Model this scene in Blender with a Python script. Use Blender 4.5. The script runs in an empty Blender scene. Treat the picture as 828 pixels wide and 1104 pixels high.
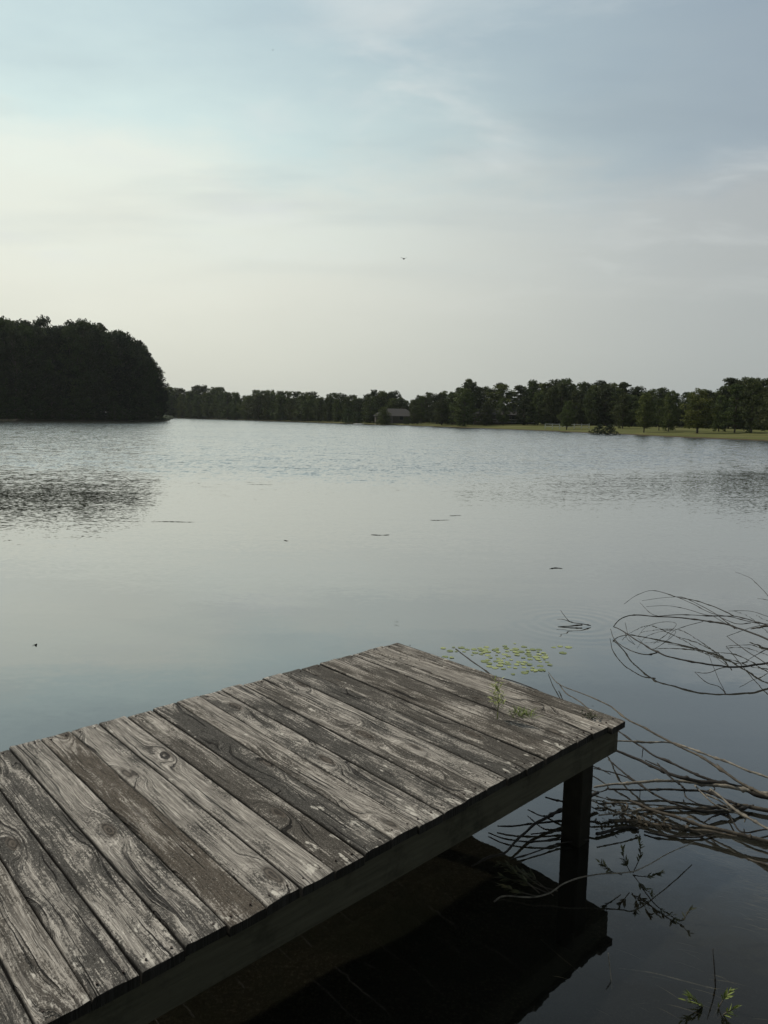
import bpy, bmesh, math, random
from mathutils import Vector, noise
import colorsys
R = math.radians
C = bpy.context.scene.collection
scn = bpy.context.scene

# ------------------------------------------------------------------ camera
HW = 2.16            # eye above the water
DZ = HW - 1.53       # deck top above the water
PITCH, ROLL, F = R(7.05), R(1.0), 829.0
fw = Vector((0, math.cos(PITCH), -math.sin(PITCH)))
up = Vector((0, math.sin(PITCH), math.cos(PITCH)))
rt = Vector((1, 0, 0))
RT = rt*math.cos(ROLL) + up*math.sin(ROLL)
UP = up*math.cos(ROLL) - rt*math.sin(ROLL)
EYE = Vector((0, 0, HW))
def P(u, v, z=0.0):
    """where a sight line of the photograph meets the level z"""
    d = fw + RT*((u-414)/F) - UP*((v-552)/F)
    return EYE + d*((HW-z)/-d.z)
def PD(u, v, depth):
    d = fw + RT*((u-414)/F) - UP*((v-552)/F)
    return EYE + d*depth
cam = bpy.data.cameras.new('camera'); co = bpy.data.objects.new('camera', cam); C.objects.link(co)
cam.sensor_fit = 'VERTICAL'; cam.sensor_height = 36; cam.lens = 36*F/1104
cam.clip_start = .05; cam.clip_end = 9000
from mathutils import Matrix
M3 = Matrix((RT, UP, -fw)).transposed()
co.matrix_world = Matrix.Translation(EYE) @ M3.to_4x4()
scn.camera = co

# ------------------------------------------------------------------ helpers
def link(name, bm, mats, parent=None, smooth=False):
    me = bpy.data.meshes.new(name); bm.to_mesh(me); bm.free()
    for m in (mats if isinstance(mats, (list, tuple)) else [mats]): me.materials.append(m)
    if smooth:
        for p in me.polygons: p.use_smooth = True
    o = bpy.data.objects.new(name, me); C.objects.link(o)
    if parent: o.parent = parent
    return o
def empty(name, loc=(0, 0, 0), rz=0):
    o = bpy.data.objects.new(name, None); C.objects.link(o)
    o.location = loc; o.rotation_euler.z = rz; o.empty_display_size = .1
    return o
def tag(o, label=None, cat=None, group=None, kind=None):
    if label: o['label'] = label
    if cat: o['category'] = cat
    if group: o['group'] = group
    if kind: o['kind'] = kind
    return o
def copy_tree(o, parent=None):
    c = o.copy(); C.objects.link(c)
    if parent: c.parent = parent
    for ch in list(o.children): copy_tree(ch, c)
    return c
def box(bm, c, s, rz=0, mi=0):
    vs = []
    for dz in (-.5, .5):
        for dx, dy in ((-.5, -.5), (.5, -.5), (.5, .5), (-.5, .5)):
            x, y = dx*s[0], dy*s[1]
            vs.append(bm.verts.new((c[0]+x*math.cos(rz)-y*math.sin(rz), c[1]+x*math.sin(rz)+y*math.cos(rz), c[2]+dz*s[2])))
    for f in ((3, 2, 1, 0), (4, 5, 6, 7), (0, 1, 5, 4), (1, 2, 6, 5), (2, 3, 7, 6), (3, 0, 4, 7)):
        bm.faces.new([vs[i] for i in f]).material_index = mi
def catmull(pts, n=6):
    if len(pts) < 3:
        return [pts[0].lerp(pts[-1], i/(n*2)) for i in range(n*2+1)]
    q = [pts[0]*2-pts[1]] + list(pts) + [pts[-1]*2-pts[-2]]
    out = []
    for i in range(1, len(q)-2):
        a, b, c, d = q[i-1:i+3]
        for k in range(n):
            t = k/n
            out.append(.5*((2*b) + (c-a)*t + (2*a-5*b+4*c-d)*t*t + (3*b-a-3*c+d)*t**3))
    out.append(pts[-1].copy())
    return out
def tube(bm, pts, r0, r1, seg=7, n=6, wob=.4, seed=0, knobs=True):
    pts = catmull([Vector(p) for p in pts], n)
    rnd = random.Random(seed)
    N = len(pts); rings = []
    knob = {rnd.randrange(2, max(3, N-2)): rnd.uniform(.3, .8) for _ in range(N//7)} if knobs else {}
    for i, p in enumerate(pts):
        t = (pts[min(i+1, N-1)]-pts[max(i-1, 0)])
        if t.length < 1e-9: t = Vector((1, 0, 0))
        t.normalize()
        a = t.cross(Vector((0, 0, 1)))
        if a.length < .05: a = t.cross(Vector((0, 1, 0)))
        a.normalize(); b = t.cross(a)
        r = r0 + (r1-r0)*i/(N-1)
        r *= 1 + knob.get(i, 0)
        off = noise.noise_vector(p*9+Vector((seed, 0, 0)))*r*wob*1.8 + noise.noise_vector(p*4+Vector((seed, 3, 0)))*r*wob*1.5
        ring = []
        for k in range(seg):
            th = 2*math.pi*k/seg
            rr = r*(1+wob*noise.noise(Vector((k*1.7, i*.6, seed*3.1))))
            ring.append(bm.verts.new(p+off+a*math.cos(th)*rr+b*math.sin(th)*rr))
        rings.append(ring)
    for i in range(N-1):
        for k in range(seg):
            f = bm.faces.new((rings[i][k], rings[i][(k+1) % seg], rings[i+1][(k+1) % seg], rings[i+1][k])); f.smooth = True
    bm.faces.new(rings[0][::-1]); bm.faces.new(rings[-1])

# ------------------------------------------------------------------ node helpers
class NT:
    def __init__(s, tree): s.t = tree; s.n = tree.nodes; s.l = tree.links
    def new(s, ty, **kw):
        n = s.n.new(ty)
        for k, v in kw.items(): setattr(n, k, v)
        return n
    def set(s, sock, v):
        if isinstance(v, bpy.types.NodeSocket): s.l.new(v, sock)
        elif v is not None: sock.default_value = v
    def m(s, op, a, b=None, c=None, clamp=False):
        n = s.new('ShaderNodeMath', operation=op, use_clamp=clamp)
        s.set(n.inputs[0], a); s.set(n.inputs[1], b)
        if c is not None: s.set(n.inputs[2], c)
        return n.outputs[0]
    def vm(s, op, a, b=None, sc=None):
        n = s.new('ShaderNodeVectorMath', operation=op)
        s.set(n.inputs[0], a); s.set(n.inputs[1], b)
        if sc is not None: s.set(n.inputs['Scale'], sc)
        return n.outputs['Value'] if op in ('DOT_PRODUCT', 'LENGTH', 'DISTANCE') else n.outputs[0]
    def xyz(s, x, y, z):
        n = s.new('ShaderNodeCombineXYZ')
        s.set(n.inputs[0], x); s.set(n.inputs[1], y); s.set(n.inputs[2], z)
        return n.outputs[0]
    def sep(s, v):
        n = s.new('ShaderNodeSeparateXYZ'); s.set(n.inputs[0], v); return n.outputs
    def noise(s, v, sc=5, det=4, rough=.55, dist=0, out=0):
        n = s.new('ShaderNodeTexNoise'); s.set(n.inputs['Vector'], v)
        n.inputs['Scale'].default_value = sc; n.inputs['Detail'].default_value = det
        n.inputs['Roughness'].default_value = rough; n.inputs['Distortion'].default_value = dist
        return n.outputs[out]
    def mr(s, v, a, b, c=0, d=1, smooth=False):
        n = s.new('ShaderNodeMapRange'); n.clamp = True
        if smooth: n.interpolation_type = 'SMOOTHSTEP'
        s.set(n.inputs[0], v)
        for i, q in enumerate((a, b, c, d)): s.set(n.inputs[i+1], q)
        return n.outputs[0]
    def mix(s, f, a, b, mode='MIX'):
        n = s.new('ShaderNodeMix', data_type='RGBA', blend_type=mode)
        s.set(n.inputs[0], f)
        for i, q in ((6, a), (7, b)):
            if isinstance(q, tuple) and len(q) == 3: q = q+(1,)
            s.set(n.inputs[i], q)
        return n.outputs[2]
    def ramp(s, v, stops):
        n = s.new('ShaderNodeValToRGB'); e = n.color_ramp.elements
        while len(e) < len(stops): e.new(.5)
        for q, (p, c) in zip(e, stops): q.position = p; q.color = tuple(c)+(1,)
        s.set(n.inputs[0], v); return n.outputs[0]
    def attr(s, name, out='Fac'):
        n = s.new('ShaderNodeAttribute', attribute_name=name); return n.outputs[out]
    def bump(s, h, dist=.01, st=1, nrm=None):
        n = s.new('ShaderNodeBump'); s.set(n.inputs['Height'], h)
        n.inputs['Distance'].default_value = dist; n.inputs['Strength'].default_value = st
        if nrm is not None: s.set(n.inputs['Normal'], nrm)
        return n.outputs[0]
def mat(name):
    m = bpy.data.materials.new(name); m.use_nodes = True
    t = NT(m.node_tree); b = m.node_tree.nodes['Principled BSDF']
    return m, t, b
def simple(name, col, rough=.8, var=.35, scale=3, spec=.3, coord='Object'):
    m, t, b = mat(name)
    tc = t.new('ShaderNodeTexCoord').outputs[coord]
    n = t.noise(tc, scale, 5)
    c = t.mix(n, tuple(x*(1-var) for x in col), tuple(min(1, x*(1+var)) for x in col))
    t.set(b.inputs['Base Color'], c); b.inputs['Roughness'].default_value = rough
    b.inputs['Specular IOR Level'].default_value = spec
    return m

# ------------------------------------------------------------------ world and sun
SAZ, SEL = R(-57), R(47)
sunv = Vector((math.sin(SAZ)*math.cos(SEL), math.cos(SAZ)*math.cos(SEL), math.sin(SEL)))
w = bpy.data.worlds.new('World'); scn.world = w; w.use_nodes = True
t = NT(w.node_tree); bg = w.node_tree.nodes['Background']
d = t.new('ShaderNodeTexCoord').outputs['Generated']
dx, dy, dz = t.sep(d)
sky = t.new('ShaderNodeTexSky', sky_type='NISHITA', sun_disc=False, sun_elevation=SEL, sun_rotation=SAZ, dust_density=3.0, air_density=1.3)
hz = t.m('DIVIDE', t.vm('DOT_PRODUCT', d, (math.sin(SAZ), math.cos(SAZ), 0)), t.m('SQRT', t.m('MAXIMUM', t.m('SUBTRACT', 1, t.m('MULTIPLY', dz, dz)), .02)))
tt = t.mr(hz, .06, .86, 0, 1, True)
el = t.m('MAXIMUM', dz, 0)
# thin high veil of cloud over the sky: warm and pale towards the sun, blue grey away from it
wob = t.m('MULTIPLY', t.m('SUBTRACT', t.noise(t.vm('MULTIPLY', d, (1, 1, 3.2)), 2.2, 6, .6), .5), .24)
ew = t.m('ADD', el, t.m('MULTIPLY', wob, t.mr(el, 0, .2)))
left = t.ramp(ew, [(0, (.60, .61, .535)), (.15, (.74, .75, .655)), (.27, (.755, .81, .725)), (.33, (.62, .755, .73)), (.45, (.465, .59, .625)), (.64, (.27, .325, .325)), (1, (.15, .21, .25))])
right = t.ramp(ew, [(0, (.35, .38, .375)), (.16, (.405, .43, .425)), (.25, (.395, .425, .435)), (.31, (.315, .375, .42)), (.45, (.275, .345, .41)), (.62, (.165, .172, .168)), (1, (.055, .078, .092))])
veil = t.mix(tt, right, left)
# faint wisps on a flat layer
pl = t.vm('MULTIPLY', d, t.xyz(t.m('DIVIDE', 1, t.m('ADD', el, .12)), t.m('DIVIDE', 1, t.m('ADD', el, .12)), 0))
pl2 = t.vm('ADD', pl, (.92, -.227, 0))
n1 = t.noise(t.vm('MULTIPLY', pl2, (1.0, 1.6, 1)), 1.5, 7, .58, .6)
n2 = t.noise(t.vm('ADD', pl2, (7, 3, 0)), .9, 4, .5)
wisps = t.m('MULTIPLY', t.mr(n1, .46, .72, 0, 1, True), t.mr(n2, .40, .58, 0, 1, True))
wisps = t.m('MULTIPLY', wisps, t.mr(el, .12, .24, 0, .62))
veil = t.mix(wisps, veil, (.70, .73, .71))
dark = t.m('MULTIPLY', t.mr(t.noise(t.vm('MULTIPLY', pl, (.5, 1.3, 1)), 1.1, 5, .55), .45, .7, 0, 1, True), t.mr(el, .12, .3, 0, .32))
veil = t.mix(dark, veil, (.25, .31, .36))
both = t.vm('ADD', t.vm('SCALE', veil, sc=9.0), t.vm('SCALE', sky.outputs[0], sc=.06))
t.set(bg.inputs[0], both); bg.inputs[1].default_value = .1
sl = bpy.data.lights.new('sun', 'SUN'); sl.energy = 2.9; sl.angle = R(1.2); sl.color = (1, .93, .82)
so = bpy.data.objects.new('sun', sl); C.objects.link(so); so.rotation_euler = sunv.to_track_quat('Z', 'Y').to_euler()
so.location = sunv*50
scn.view_settings.view_transform = 'Standard'; scn.view_settings.look = 'None'
scn.view_settings.exposure = .2; scn.view_settings.gamma = 1
scn.render.engine = 'CYCLES'; scn.cycles.max_bounces = 8; scn.cycles.transparent_max_bounces = 12

# ------------------------------------------------------------------ ground sheet (banks, lake bed, horizon)
SH = [(-900, 110), (-300, 150), (0, 172), (100, 190), (180, 212), (184, 225), (188, 362), (280, 290), (380, 225), (450, 200), (520, 170),
      (620, 138), (720, 112), (828, 95), (1000, 75), (1400, 50), (2400, 34)]
SHA = [(math.atan((u-414)/F), dd/math.cos(math.atan((u-414)/F))) for u, dd in SH]
def shoreR(az):
    if az <= SHA[0][0]: return max(20, SHA[0][1] - (SHA[0][0]-az)*90)
    for (a, r), (b, s) in zip(SHA, SHA[1:]):
        if az <= b: return r+(s-r)*(az-a)/(b-a)
    return SHA[-1][1]
def ground_z(x, y):
    r = math.hypot(x, y); az = math.atan2(x, y)
    s = shoreR(az)*(1+.010*noise.noise(Vector((az*26, 0, 0)))+.004*noise.noise(Vector((az*120, 3, 0)))) - r
    near = y - .95 - .12*noise.noise(Vector((x*.8, 0, 5))) if r < 25 else y+1
    if near < 0 and r < 60: s = min(s, near)
    if s < 0:
        if near < 0 and r < 60: return min(.75, -near*.5) + .03*noise.noise(Vector((x*2, y*2, 0)))
        q = -s
        return min(.16+q*.022, 1.0) + .05*noise.noise(Vector((x*.1, y*.1, 0))) if q > 1.2 else q*.13
    zf = -min(2.6, .05+.10*s)
    zn = -(.34*min(near, 1.5) + .05*max(0, near-1.5)) if near < 60 else -3
    return max(zf, max(zn, -2.6)) + (.03*noise.noise(Vector((x*1.7, y*1.7, 0))) if r < 30 else 0) - .0
bm = bmesh.new()
azs = []
a = -180.0
while a < 180:
    azs.append(R(a)); a += (.2 if -34 <= a < 34 else 2.0)
rs = [.25]
while rs[-1] < 60: rs.append(rs[-1]*1.055+.02)
while rs[-1] < 470: rs.append(rs[-1]*1.012)
while rs[-1] < 4500: rs.append(rs[-1]*1.3)
cv = bm.verts.new((0, 0, ground_z(0, 0))); rows = []
for r in rs: rows.append([bm.verts.new((r*math.sin(a), r*math.cos(a), ground_z(r*math.sin(a), r*math.cos(a)))) for a in azs])
n = len(azs)
for k in range(n): bm.faces.new((cv, rows[0][(k+1) % n], rows[0][k]))
for i in range(len(rows)-1):
    for k in range(n): bm.faces.new((rows[i][k], rows[i][(k+1) % n], rows[i+1][(k+1) % n], rows[i+1][k]))
m, t, b = mat('ground_mat')
geo = t.new('ShaderNodeNewGeometry').outputs['Position']
gx, gy, gz = t.sep(geo)
mud = t.mix(t.noise(t.vm('MULTIPLY', geo, (1, 2.5, 1)), 3.5, 8, .7), (.010, .010, .008), (.046, .041, .032))
mud = t.mix(t.mr(t.noise(geo, 55, 5, .8), .5, .72), mud, (.10, .09, .07))
mud = t.mix(t.mr(t.noise(geo, .9, 4, .6), .45, .6), mud, (.022, .024, .017))
gr = t.mix(t.noise(geo, .12, 6, .65), (.062, .074, .022), (.135, .135, .045))
gr = t.mix(t.mr(t.noise(t.vm('MULTIPLY', geo, (.35, 1, 1)), .25, 5, .7), .5, .7, 0, .8), gr, (.19, .165, .08))
gr = t.mix(t.mr(t.noise(geo, 14, 5, .8), .3, .8, .0, .5), gr, (.025, .035, .010))
gr = t.mix(t.mr(gx, -50, -20, 1, 0), gr, (.022, .032, .012))  # left bank lies in shadow: that shade is put into the grass colour
soil = t.mix(t.noise(geo, .8, 5), (.03, .025, .015), (.09, .07, .04))
lz = t.m('ADD', gz, t.m('MULTIPLY', t.m('SUBTRACT', t.noise(geo, .6, 3), .5), .12))
c = t.mix(t.mr(lz, .08, .17), soil, gr)
c = t.mix(t.mr(gz, -.03, .01), mud, c)
t.set(b.inputs['Base Color'], c); b.inputs['Roughness'].default_value = .95; b.inputs['Specular IOR Level'].default_value = .1
t.set(b.inputs['Normal'], t.bump(t.noise(geo, 18, 6, .75), .05, .8))
tag(link('ground', bm, m, smooth=True), kind='structure')

# ------------------------------------------------------------------ lake water
bm = bmesh.new()
vs = [bm.verts.new(v) for v in ((-700, -8, 0), (700, -8, 0), (700, 620, 0), (-700, 620, 0))]
bm.faces.new(vs)
m = bpy.data.materials.new('water_mat'); m.use_nodes = True; t = NT(m.node_tree)
t.n.remove(t.n['Principled BSDF']); outn = t.n['Material Output']
geo = t.new('ShaderNodeNewGeometry').outputs['Position']
gx, gy, gz = t.sep(geo)
dist = t.vm('LENGTH', t.vm('MULTIPLY', geo, (1, 1, 0)))
edge = t.m('MULTIPLY', t.m('SUBTRACT', t.noise(t.vm('MULTIPLY', geo, (.05, .12, 1)), 1, 4, .6), .5), 12)
brz = t.mr(t.m('SUBTRACT', t.m('ADD', gy, edge), t.m('MULTIPLY', t.m('MAXIMUM', gx, 0), .7)), 19, 33, 0, 1, True)            # the breeze reaches the far two thirds only
def slopes(v, sc, det, ro):
    return t.vm('SUBTRACT', t.noise(v, sc, det, ro, 0, 1), (.5, .5, .5))
# fine ripples
rip = slopes(t.vm('MULTIPLY', geo, (.7, 1.2, 1)), 3.2, 4, .7)
big = slopes(t.vm('MULTIPLY', geo, (.6, 1.2, 1)), .8, 3, .55)
calm = slopes(t.vm('MULTIPLY', geo, (.5, 1.6, 1)), 1.6, 2, .5)
calm2 = slopes(t.vm('MULTIPLY', geo, (.8, 1.4, 1)), 13, 3, .6)
gust = t.mr(t.noise(t.vm('MULTIPLY', geo, (.012, .05, 1)), 1, 3, .6), .3, .65, .75, 1.15)
cat1 = t.mr(t.noise(t.vm('MULTIPLY', geo, (6.5, 1.1, 1)), 1.0, 4, .7), .36, .64, .25, 1.75)
cat2 = t.mr(t.noise(t.vm('MULTIPLY', geo, (1.6, .3, 1)), 1.0, 4, .65), .38, .62, .7, 1.3)
gust = t.m('MULTIPLY', gust, t.m('MULTIPLY', cat1, cat2))
def lee(v, kx, ky):      # wavelets lean: the steep side of each faces the near shore
    x, y, z = t.sep(v)
    return t.xyz(t.m('MULTIPLY', x, kx), t.m('MULTIPLY', t.m('ABSOLUTE', y), -ky), 0)
s1 = t.vm('SCALE', lee(rip, .8, 1.15), sc=t.m('MULTIPLY', brz, gust))
s2 = t.vm('SCALE', lee(big, .35, .5), sc=t.m('MULTIPLY', brz, cat1))
s3 = t.vm('SCALE', calm, sc=t.mr(dist, 8, 30, .020, .040))
s4 = t.vm('SCALE', calm2, sc=t.mr(dist, 8, 28, .018, .26))
# a few rings round the floating stick
SP = P(617, 672); rp = t.vm('DISTANCE', geo, (SP.x, SP.y, 0))
ring = t.m('MULTIPLY', t.m('SINE', t.m('MULTIPLY', rp, 42)), t.mr(rp, .1, 1.0, .018, 0))
s5 = t.vm('SCALE', t.vm('NORMALIZE', t.vm('SUBTRACT', geo, (SP.x, SP.y, 0))), sc=ring)
sm = t.vm('ADD', t.vm('ADD', s1, s2), t.vm('ADD', t.vm('ADD', s3, s4), s5))
nrm = t.vm('NORMALIZE', t.vm('ADD', t.vm('MULTIPLY', sm, (1, 1, 0)), (0, 0, 1)))
lw = t.new('ShaderNodeLayerWeight'); lw.inputs[0].default_value = .5; t.set(lw.inputs['Normal'], nrm)
fr = t.m('ADD', .02, t.m('MULTIPLY', .95, t.m('POWER', lw.outputs['Facing'], 2.6)), clamp=True)
gl = t.new('ShaderNodeBsdfGlossy'); gl.inputs['Roughness'].default_value = .015; gl.inputs['Color'].default_value = (.97, .985, .99, 1); t.set(gl.inputs['Normal'], nrm)
body = t.new('ShaderNodeBsdfDiffuse'); body.inputs['Color'].default_value = (.042, .042, .035, 1)
tr = t.new('ShaderNodeBsdfTransparent'); tr.inputs['Color'].default_value = (.56, .56, .50, 1)
ms = t.new('ShaderNodeMixShader')
t.set(ms.inputs[0], t.mr(dist, 3.0, 8, .10, .97)); t.l.new(tr.outputs[0], ms.inputs[1]); t.l.new(body.outputs[0], ms.inputs[2])
mx = t.new('ShaderNodeMixShader'); t.set(mx.inputs[0], fr); t.l.new(ms.outputs[0], mx.inputs[1]); t.l.new(gl.outputs[0], mx.inputs[2])
t.l.new(mx.outputs[0], outn.inputs['Surface'])
tag(link('lake_water', bm, m), kind='structure')

# ------------------------------------------------------------------ dock
A, B_, D_ = [P(u, v, DZ) for u, v in ((428, 692), (670, 775), (45, 1104))]
e1 = (D_-B_).normalized(); e2 = (A-B_).normalized(); LB = (A-B_).length
O = B_.copy(); O.z = 0
def DK(s, q, z): return O + e1*s + e2*q + Vector((0, 0, z))
m, t, b = mat('weathered_board_mat')
bc = t.attr('board_co', 'Vector'); bx_, by_, bs_ = t.sep(bc)       # across (m), along (m), seed
dk = t.attr('board_dark'); br = t.attr('board_brown')
seedv = t.xyz(t.m('MULTIPLY', bs_, 7.31), t.m('MULTIPLY', bs_, 3.77), t.m('MULTIPLY', bs_, 5.1))
# knots
kv = t.vm('ADD', t.xyz(t.m('MULTIPLY', bx_, 6.0), t.m('MULTIPLY', by_, 2.1), 0), seedv)
vo = t.new('ShaderNodeTexVoronoi', voronoi_dimensions='3D', feature='F1'); t.set(vo.inputs['Vector'], kv); vo.inputs['Scale'].default_value = 1; vo.inputs['Randomness'].default_value = 1
kd = t.m('ADD', vo.outputs['Distance'], t.m('MULTIPLY', t.m('SUBTRACT', t.noise(t.vm('ADD', t.xyz(t.m('MULTIPLY', bx_, 30), t.m('MULTIPLY', by_, 12), 0), seedv), 1, 3), .5), .10))
kinf = t.m('POWER', t.mr(kd, 0, .55, 1, 0, True), 1.6)
kcore = t.mr(kd, .10, .17, 1, 0, True)
warp = t.noise(t.vm('ADD', t.xyz(t.m('MULTIPLY', bx_, 7), t.m('MULTIPLY', by_, 1.6), 0), seedv), 1, 3, .5)
warp2 = t.noise(t.vm('ADD', t.xyz(t.m('MULTIPLY', bx_, 20), t.m('MULTIPLY', by_, 6), 0), seedv), 1, 3, .6)
ph = t.m('ADD', t.m('ADD', t.m('MULTIPLY', bx_, 95), t.m('MULTIPLY', warp, 7)), t.m('ADD', t.m('MULTIPLY', kinf, 9), t.m('MULTIPLY', warp2, 1.3)))
gv = t.vm('ADD', t.xyz(ph, t.m('MULTIPLY', by_, 2.4), 0), seedv)
grain = t.noise(gv, 1.0, 3, .6)
fine = t.noise(t.vm('ADD', t.xyz(t.m('MULTIPLY', ph, 3.1), t.m('MULTIPLY', by_, 14), 0), seedv), 1.0, 3, .65)
crack = t.m('MULTIPLY', t.mr(t.noise(t.vm('ADD', t.xyz(t.m('MULTIPLY', ph, .9), t.m('MULTIPLY', by_, 1.5), 4), seedv), 1.0, 2, .5), .385, .325, 0, 1, True),
            t.mr(t.noise(t.vm('ADD', t.xyz(t.m('MULTIPLY', bx_, 9), t.m('MULTIPLY', by_, 2.5), 9), seedv), 1, 2), .35, .5))
blot = t.noise(t.vm('ADD', t.xyz(t.m('MULTIPLY', bx_, 9), t.m('MULTIPLY', by_, 2.6), 0), seedv), 1, 6, .68)
speck = t.noise(t.vm('ADD', t.xyz(t.m('MULTIPLY', bx_, 160), t.m('MULTIPLY', by_, 90), 0), seedv), 1, 3, .75)
base = t.mix(t.mr(grain, .3, .7), (.115, .103, .089), (.50, .465, .415))
base = t.mix(t.mr(fine, .42, .68, 0, .8), base, (.10, .088, .074))
base = t.mix(t.mr(br, 0, 1, 0, .25), base, (.17, .12, .075))
streak = t.noise(t.vm('ADD', t.xyz(t.m('MULTIPLY', bx_, 55), t.m('MULTIPLY', by_, 1.7), 2), seedv), 1, 5, .7)
base = t.mix(t.mr(streak, .50, .64, 0, .8), base, (.062, .056, .048))
hair = t.noise(t.vm('ADD', t.xyz(t.m('ADD', t.m('MULTIPLY', bx_, 420), t.m('MULTIPLY', warp2, 6)), t.m('MULTIPLY', by_, 9), 2), seedv), 1, 2, .6)
base = t.mix(t.mr(hair, .5, .66, 0, .55), base, (.05, .045, .04))
base = t.mix(t.mr(hair, .46, .34, 0, .4), base, (.62, .58, .51))
# dark mildew with light flecks left in it, more of it on some boards
blk = t.mr(t.m('ADD', t.m('ADD', blot, t.m('ADD', t.m('MULTIPLY', t.m('SUBTRACT', dk, .5), .34), t.m('MULTIPLY', t.m('SUBTRACT', t.noise(t.vm('ADD', t.xyz(t.m('MULTIPLY', bx_, 11), t.m('MULTIPLY', by_, 1.1), 5), seedv), 1, 3, .5), .5), .46))), t.m('ADD', t.m('MULTIPLY', t.m('SUBTRACT', speck, .5), .75), t.m('MULTIPLY', t.m('SUBTRACT', .5, t.m('MULTIPLY', t.m('ADD', grain, fine), .5)), .8))), .465, .54, 0, 1, True)
sp2 = t.mr(t.m('ADD', t.m('MULTIPLY', speck, .6), t.m('MULTIPLY', fine, .4)), .38, .62, 0, 1)
blkc = t.mix(t.mr(br, 0, 1, 0, .8), t.mix(sp2, (.010, .010, .009), (.092, .087, .079)), t.mix(sp2, (.030, .022, .015), (.15, .115, .08)))
col = t.mix(t.m('MULTIPLY', blk, .94), base, blkc)
fl = t.mr(t.noise(t.vm('ADD', t.xyz(t.m('MULTIPLY', bx_, 230), t.m('MULTIPLY', by_, 170), 0), seedv), 1, 2, .6), .64, .70)
col = t.mix(t.m('MULTIPLY', fl, .55), col, (.42, .41, .37))
# bleached, scraped patches towards the near ends
bl = t.m('MULTIPLY', t.mr(t.m('ADD', t.noise(t.vm('ADD', t.xyz(t.m('MULTIPLY', bx_, 26), t.m('MULTIPLY', by_, 10), 3), seedv), 1, 4, .6), t.mr(by_, .0, .3, .07, -.03)), .64, .69), t.mr(grain, .25, .5))
col = t.mix(t.m('MULTIPLY', bl, .75), col, (.56, .53, .47))
rough_r = t.m('MULTIPLY', t.m('SINE', t.m('MULTIPLY', kd, 110)), .5)
kn = t.mix(t.mr(rough_r, -.5, .5), (.030, .026, .022), (.10, .085, .07))
col = t.mix(t.m('MULTIPLY', kcore, .9), col, kn)
col = t.mix(t.m('MULTIPLY', crack, .9), col, (.012, .011, .010))
endd = t.m('MULTIPLY', t.mr(by_, .0, .02, .35, 0), t.mr(warp2, .4, .6))
col = t.mix(endd, col, (.05, .045, .04))
# board sides and ends face away from the sun: their shade is painted in
side = t.attr('board_side')
col = t.mix(side, col, (.018, .017, .015))
t.set(b.inputs['Base Color'], col)
t.set(b.inputs['Roughness'], t.mr(grain, 0, 1, .75, .95)); t.set(b.inputs['Specular IOR Level'], t.mr(blk, 0, 1, .25, .08))
h = t.m('ADD', t.m('MULTIPLY', grain, 1.0), t.m('ADD', t.m('MULTIPLY', fine, .45), t.m('SUBTRACT', t.m('MULTIPLY', speck, .35), t.m('ADD', t.m('MULTIPLY', crack, 1.6), t.m('MULTIPLY', kcore, .5)))))
t.set(b.inputs['Normal'], t.bump(h, .006, 1.0))
board_mat = m
nail_mat = simple('nail_mat', (.03, .02, .016), .7)
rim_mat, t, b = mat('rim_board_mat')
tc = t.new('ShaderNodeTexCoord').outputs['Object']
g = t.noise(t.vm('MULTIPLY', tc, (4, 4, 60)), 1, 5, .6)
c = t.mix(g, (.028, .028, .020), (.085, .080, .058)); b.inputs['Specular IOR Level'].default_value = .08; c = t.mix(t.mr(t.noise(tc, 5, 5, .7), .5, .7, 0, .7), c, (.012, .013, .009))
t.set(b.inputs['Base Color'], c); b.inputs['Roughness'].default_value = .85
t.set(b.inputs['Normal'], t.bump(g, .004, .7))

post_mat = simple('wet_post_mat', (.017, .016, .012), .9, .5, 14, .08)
dock = tag(empty('dock', (O.x, O.y, 0)), 'small weathered grey wooden dock with loose unpainted boards and one square post in view', 'dock')
def to_local(v): return v-Vector((O.x, O.y, 0))
PITCHB = .1405; NB = 33; TH = .036
darks = {0: .55, 1: .35, 2: .5, 3: .7, 4: .55, 5: .8, 6: .75, 7: .35, 8: .45, 9: .55, 10: .3, 11: .3, 12: .78, 13: .55, 14: .22, 15: .25, 16: .68, 17: .28, 18: .68, 19: .75, 20: .3, 21: .62, 22: .3}
browns = {0: .3, 1: .35, 4: .3, 5: .15, 16: .5, 2: .2, 8: .15}
rnd = random.Random(4)
bm = bmesh.new()
La = bm.loops.layers.float_vector.new('board_co') if False else None
vco = bm.verts.layers.float_vector.new('board_co'); vdk = bm.verts.layers.float.new('board_dark')
vbr = bm.verts.layers.float.new('board_brown'); vsd = bm.verts.layers.float.new('board_side')
nails = []
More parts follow.
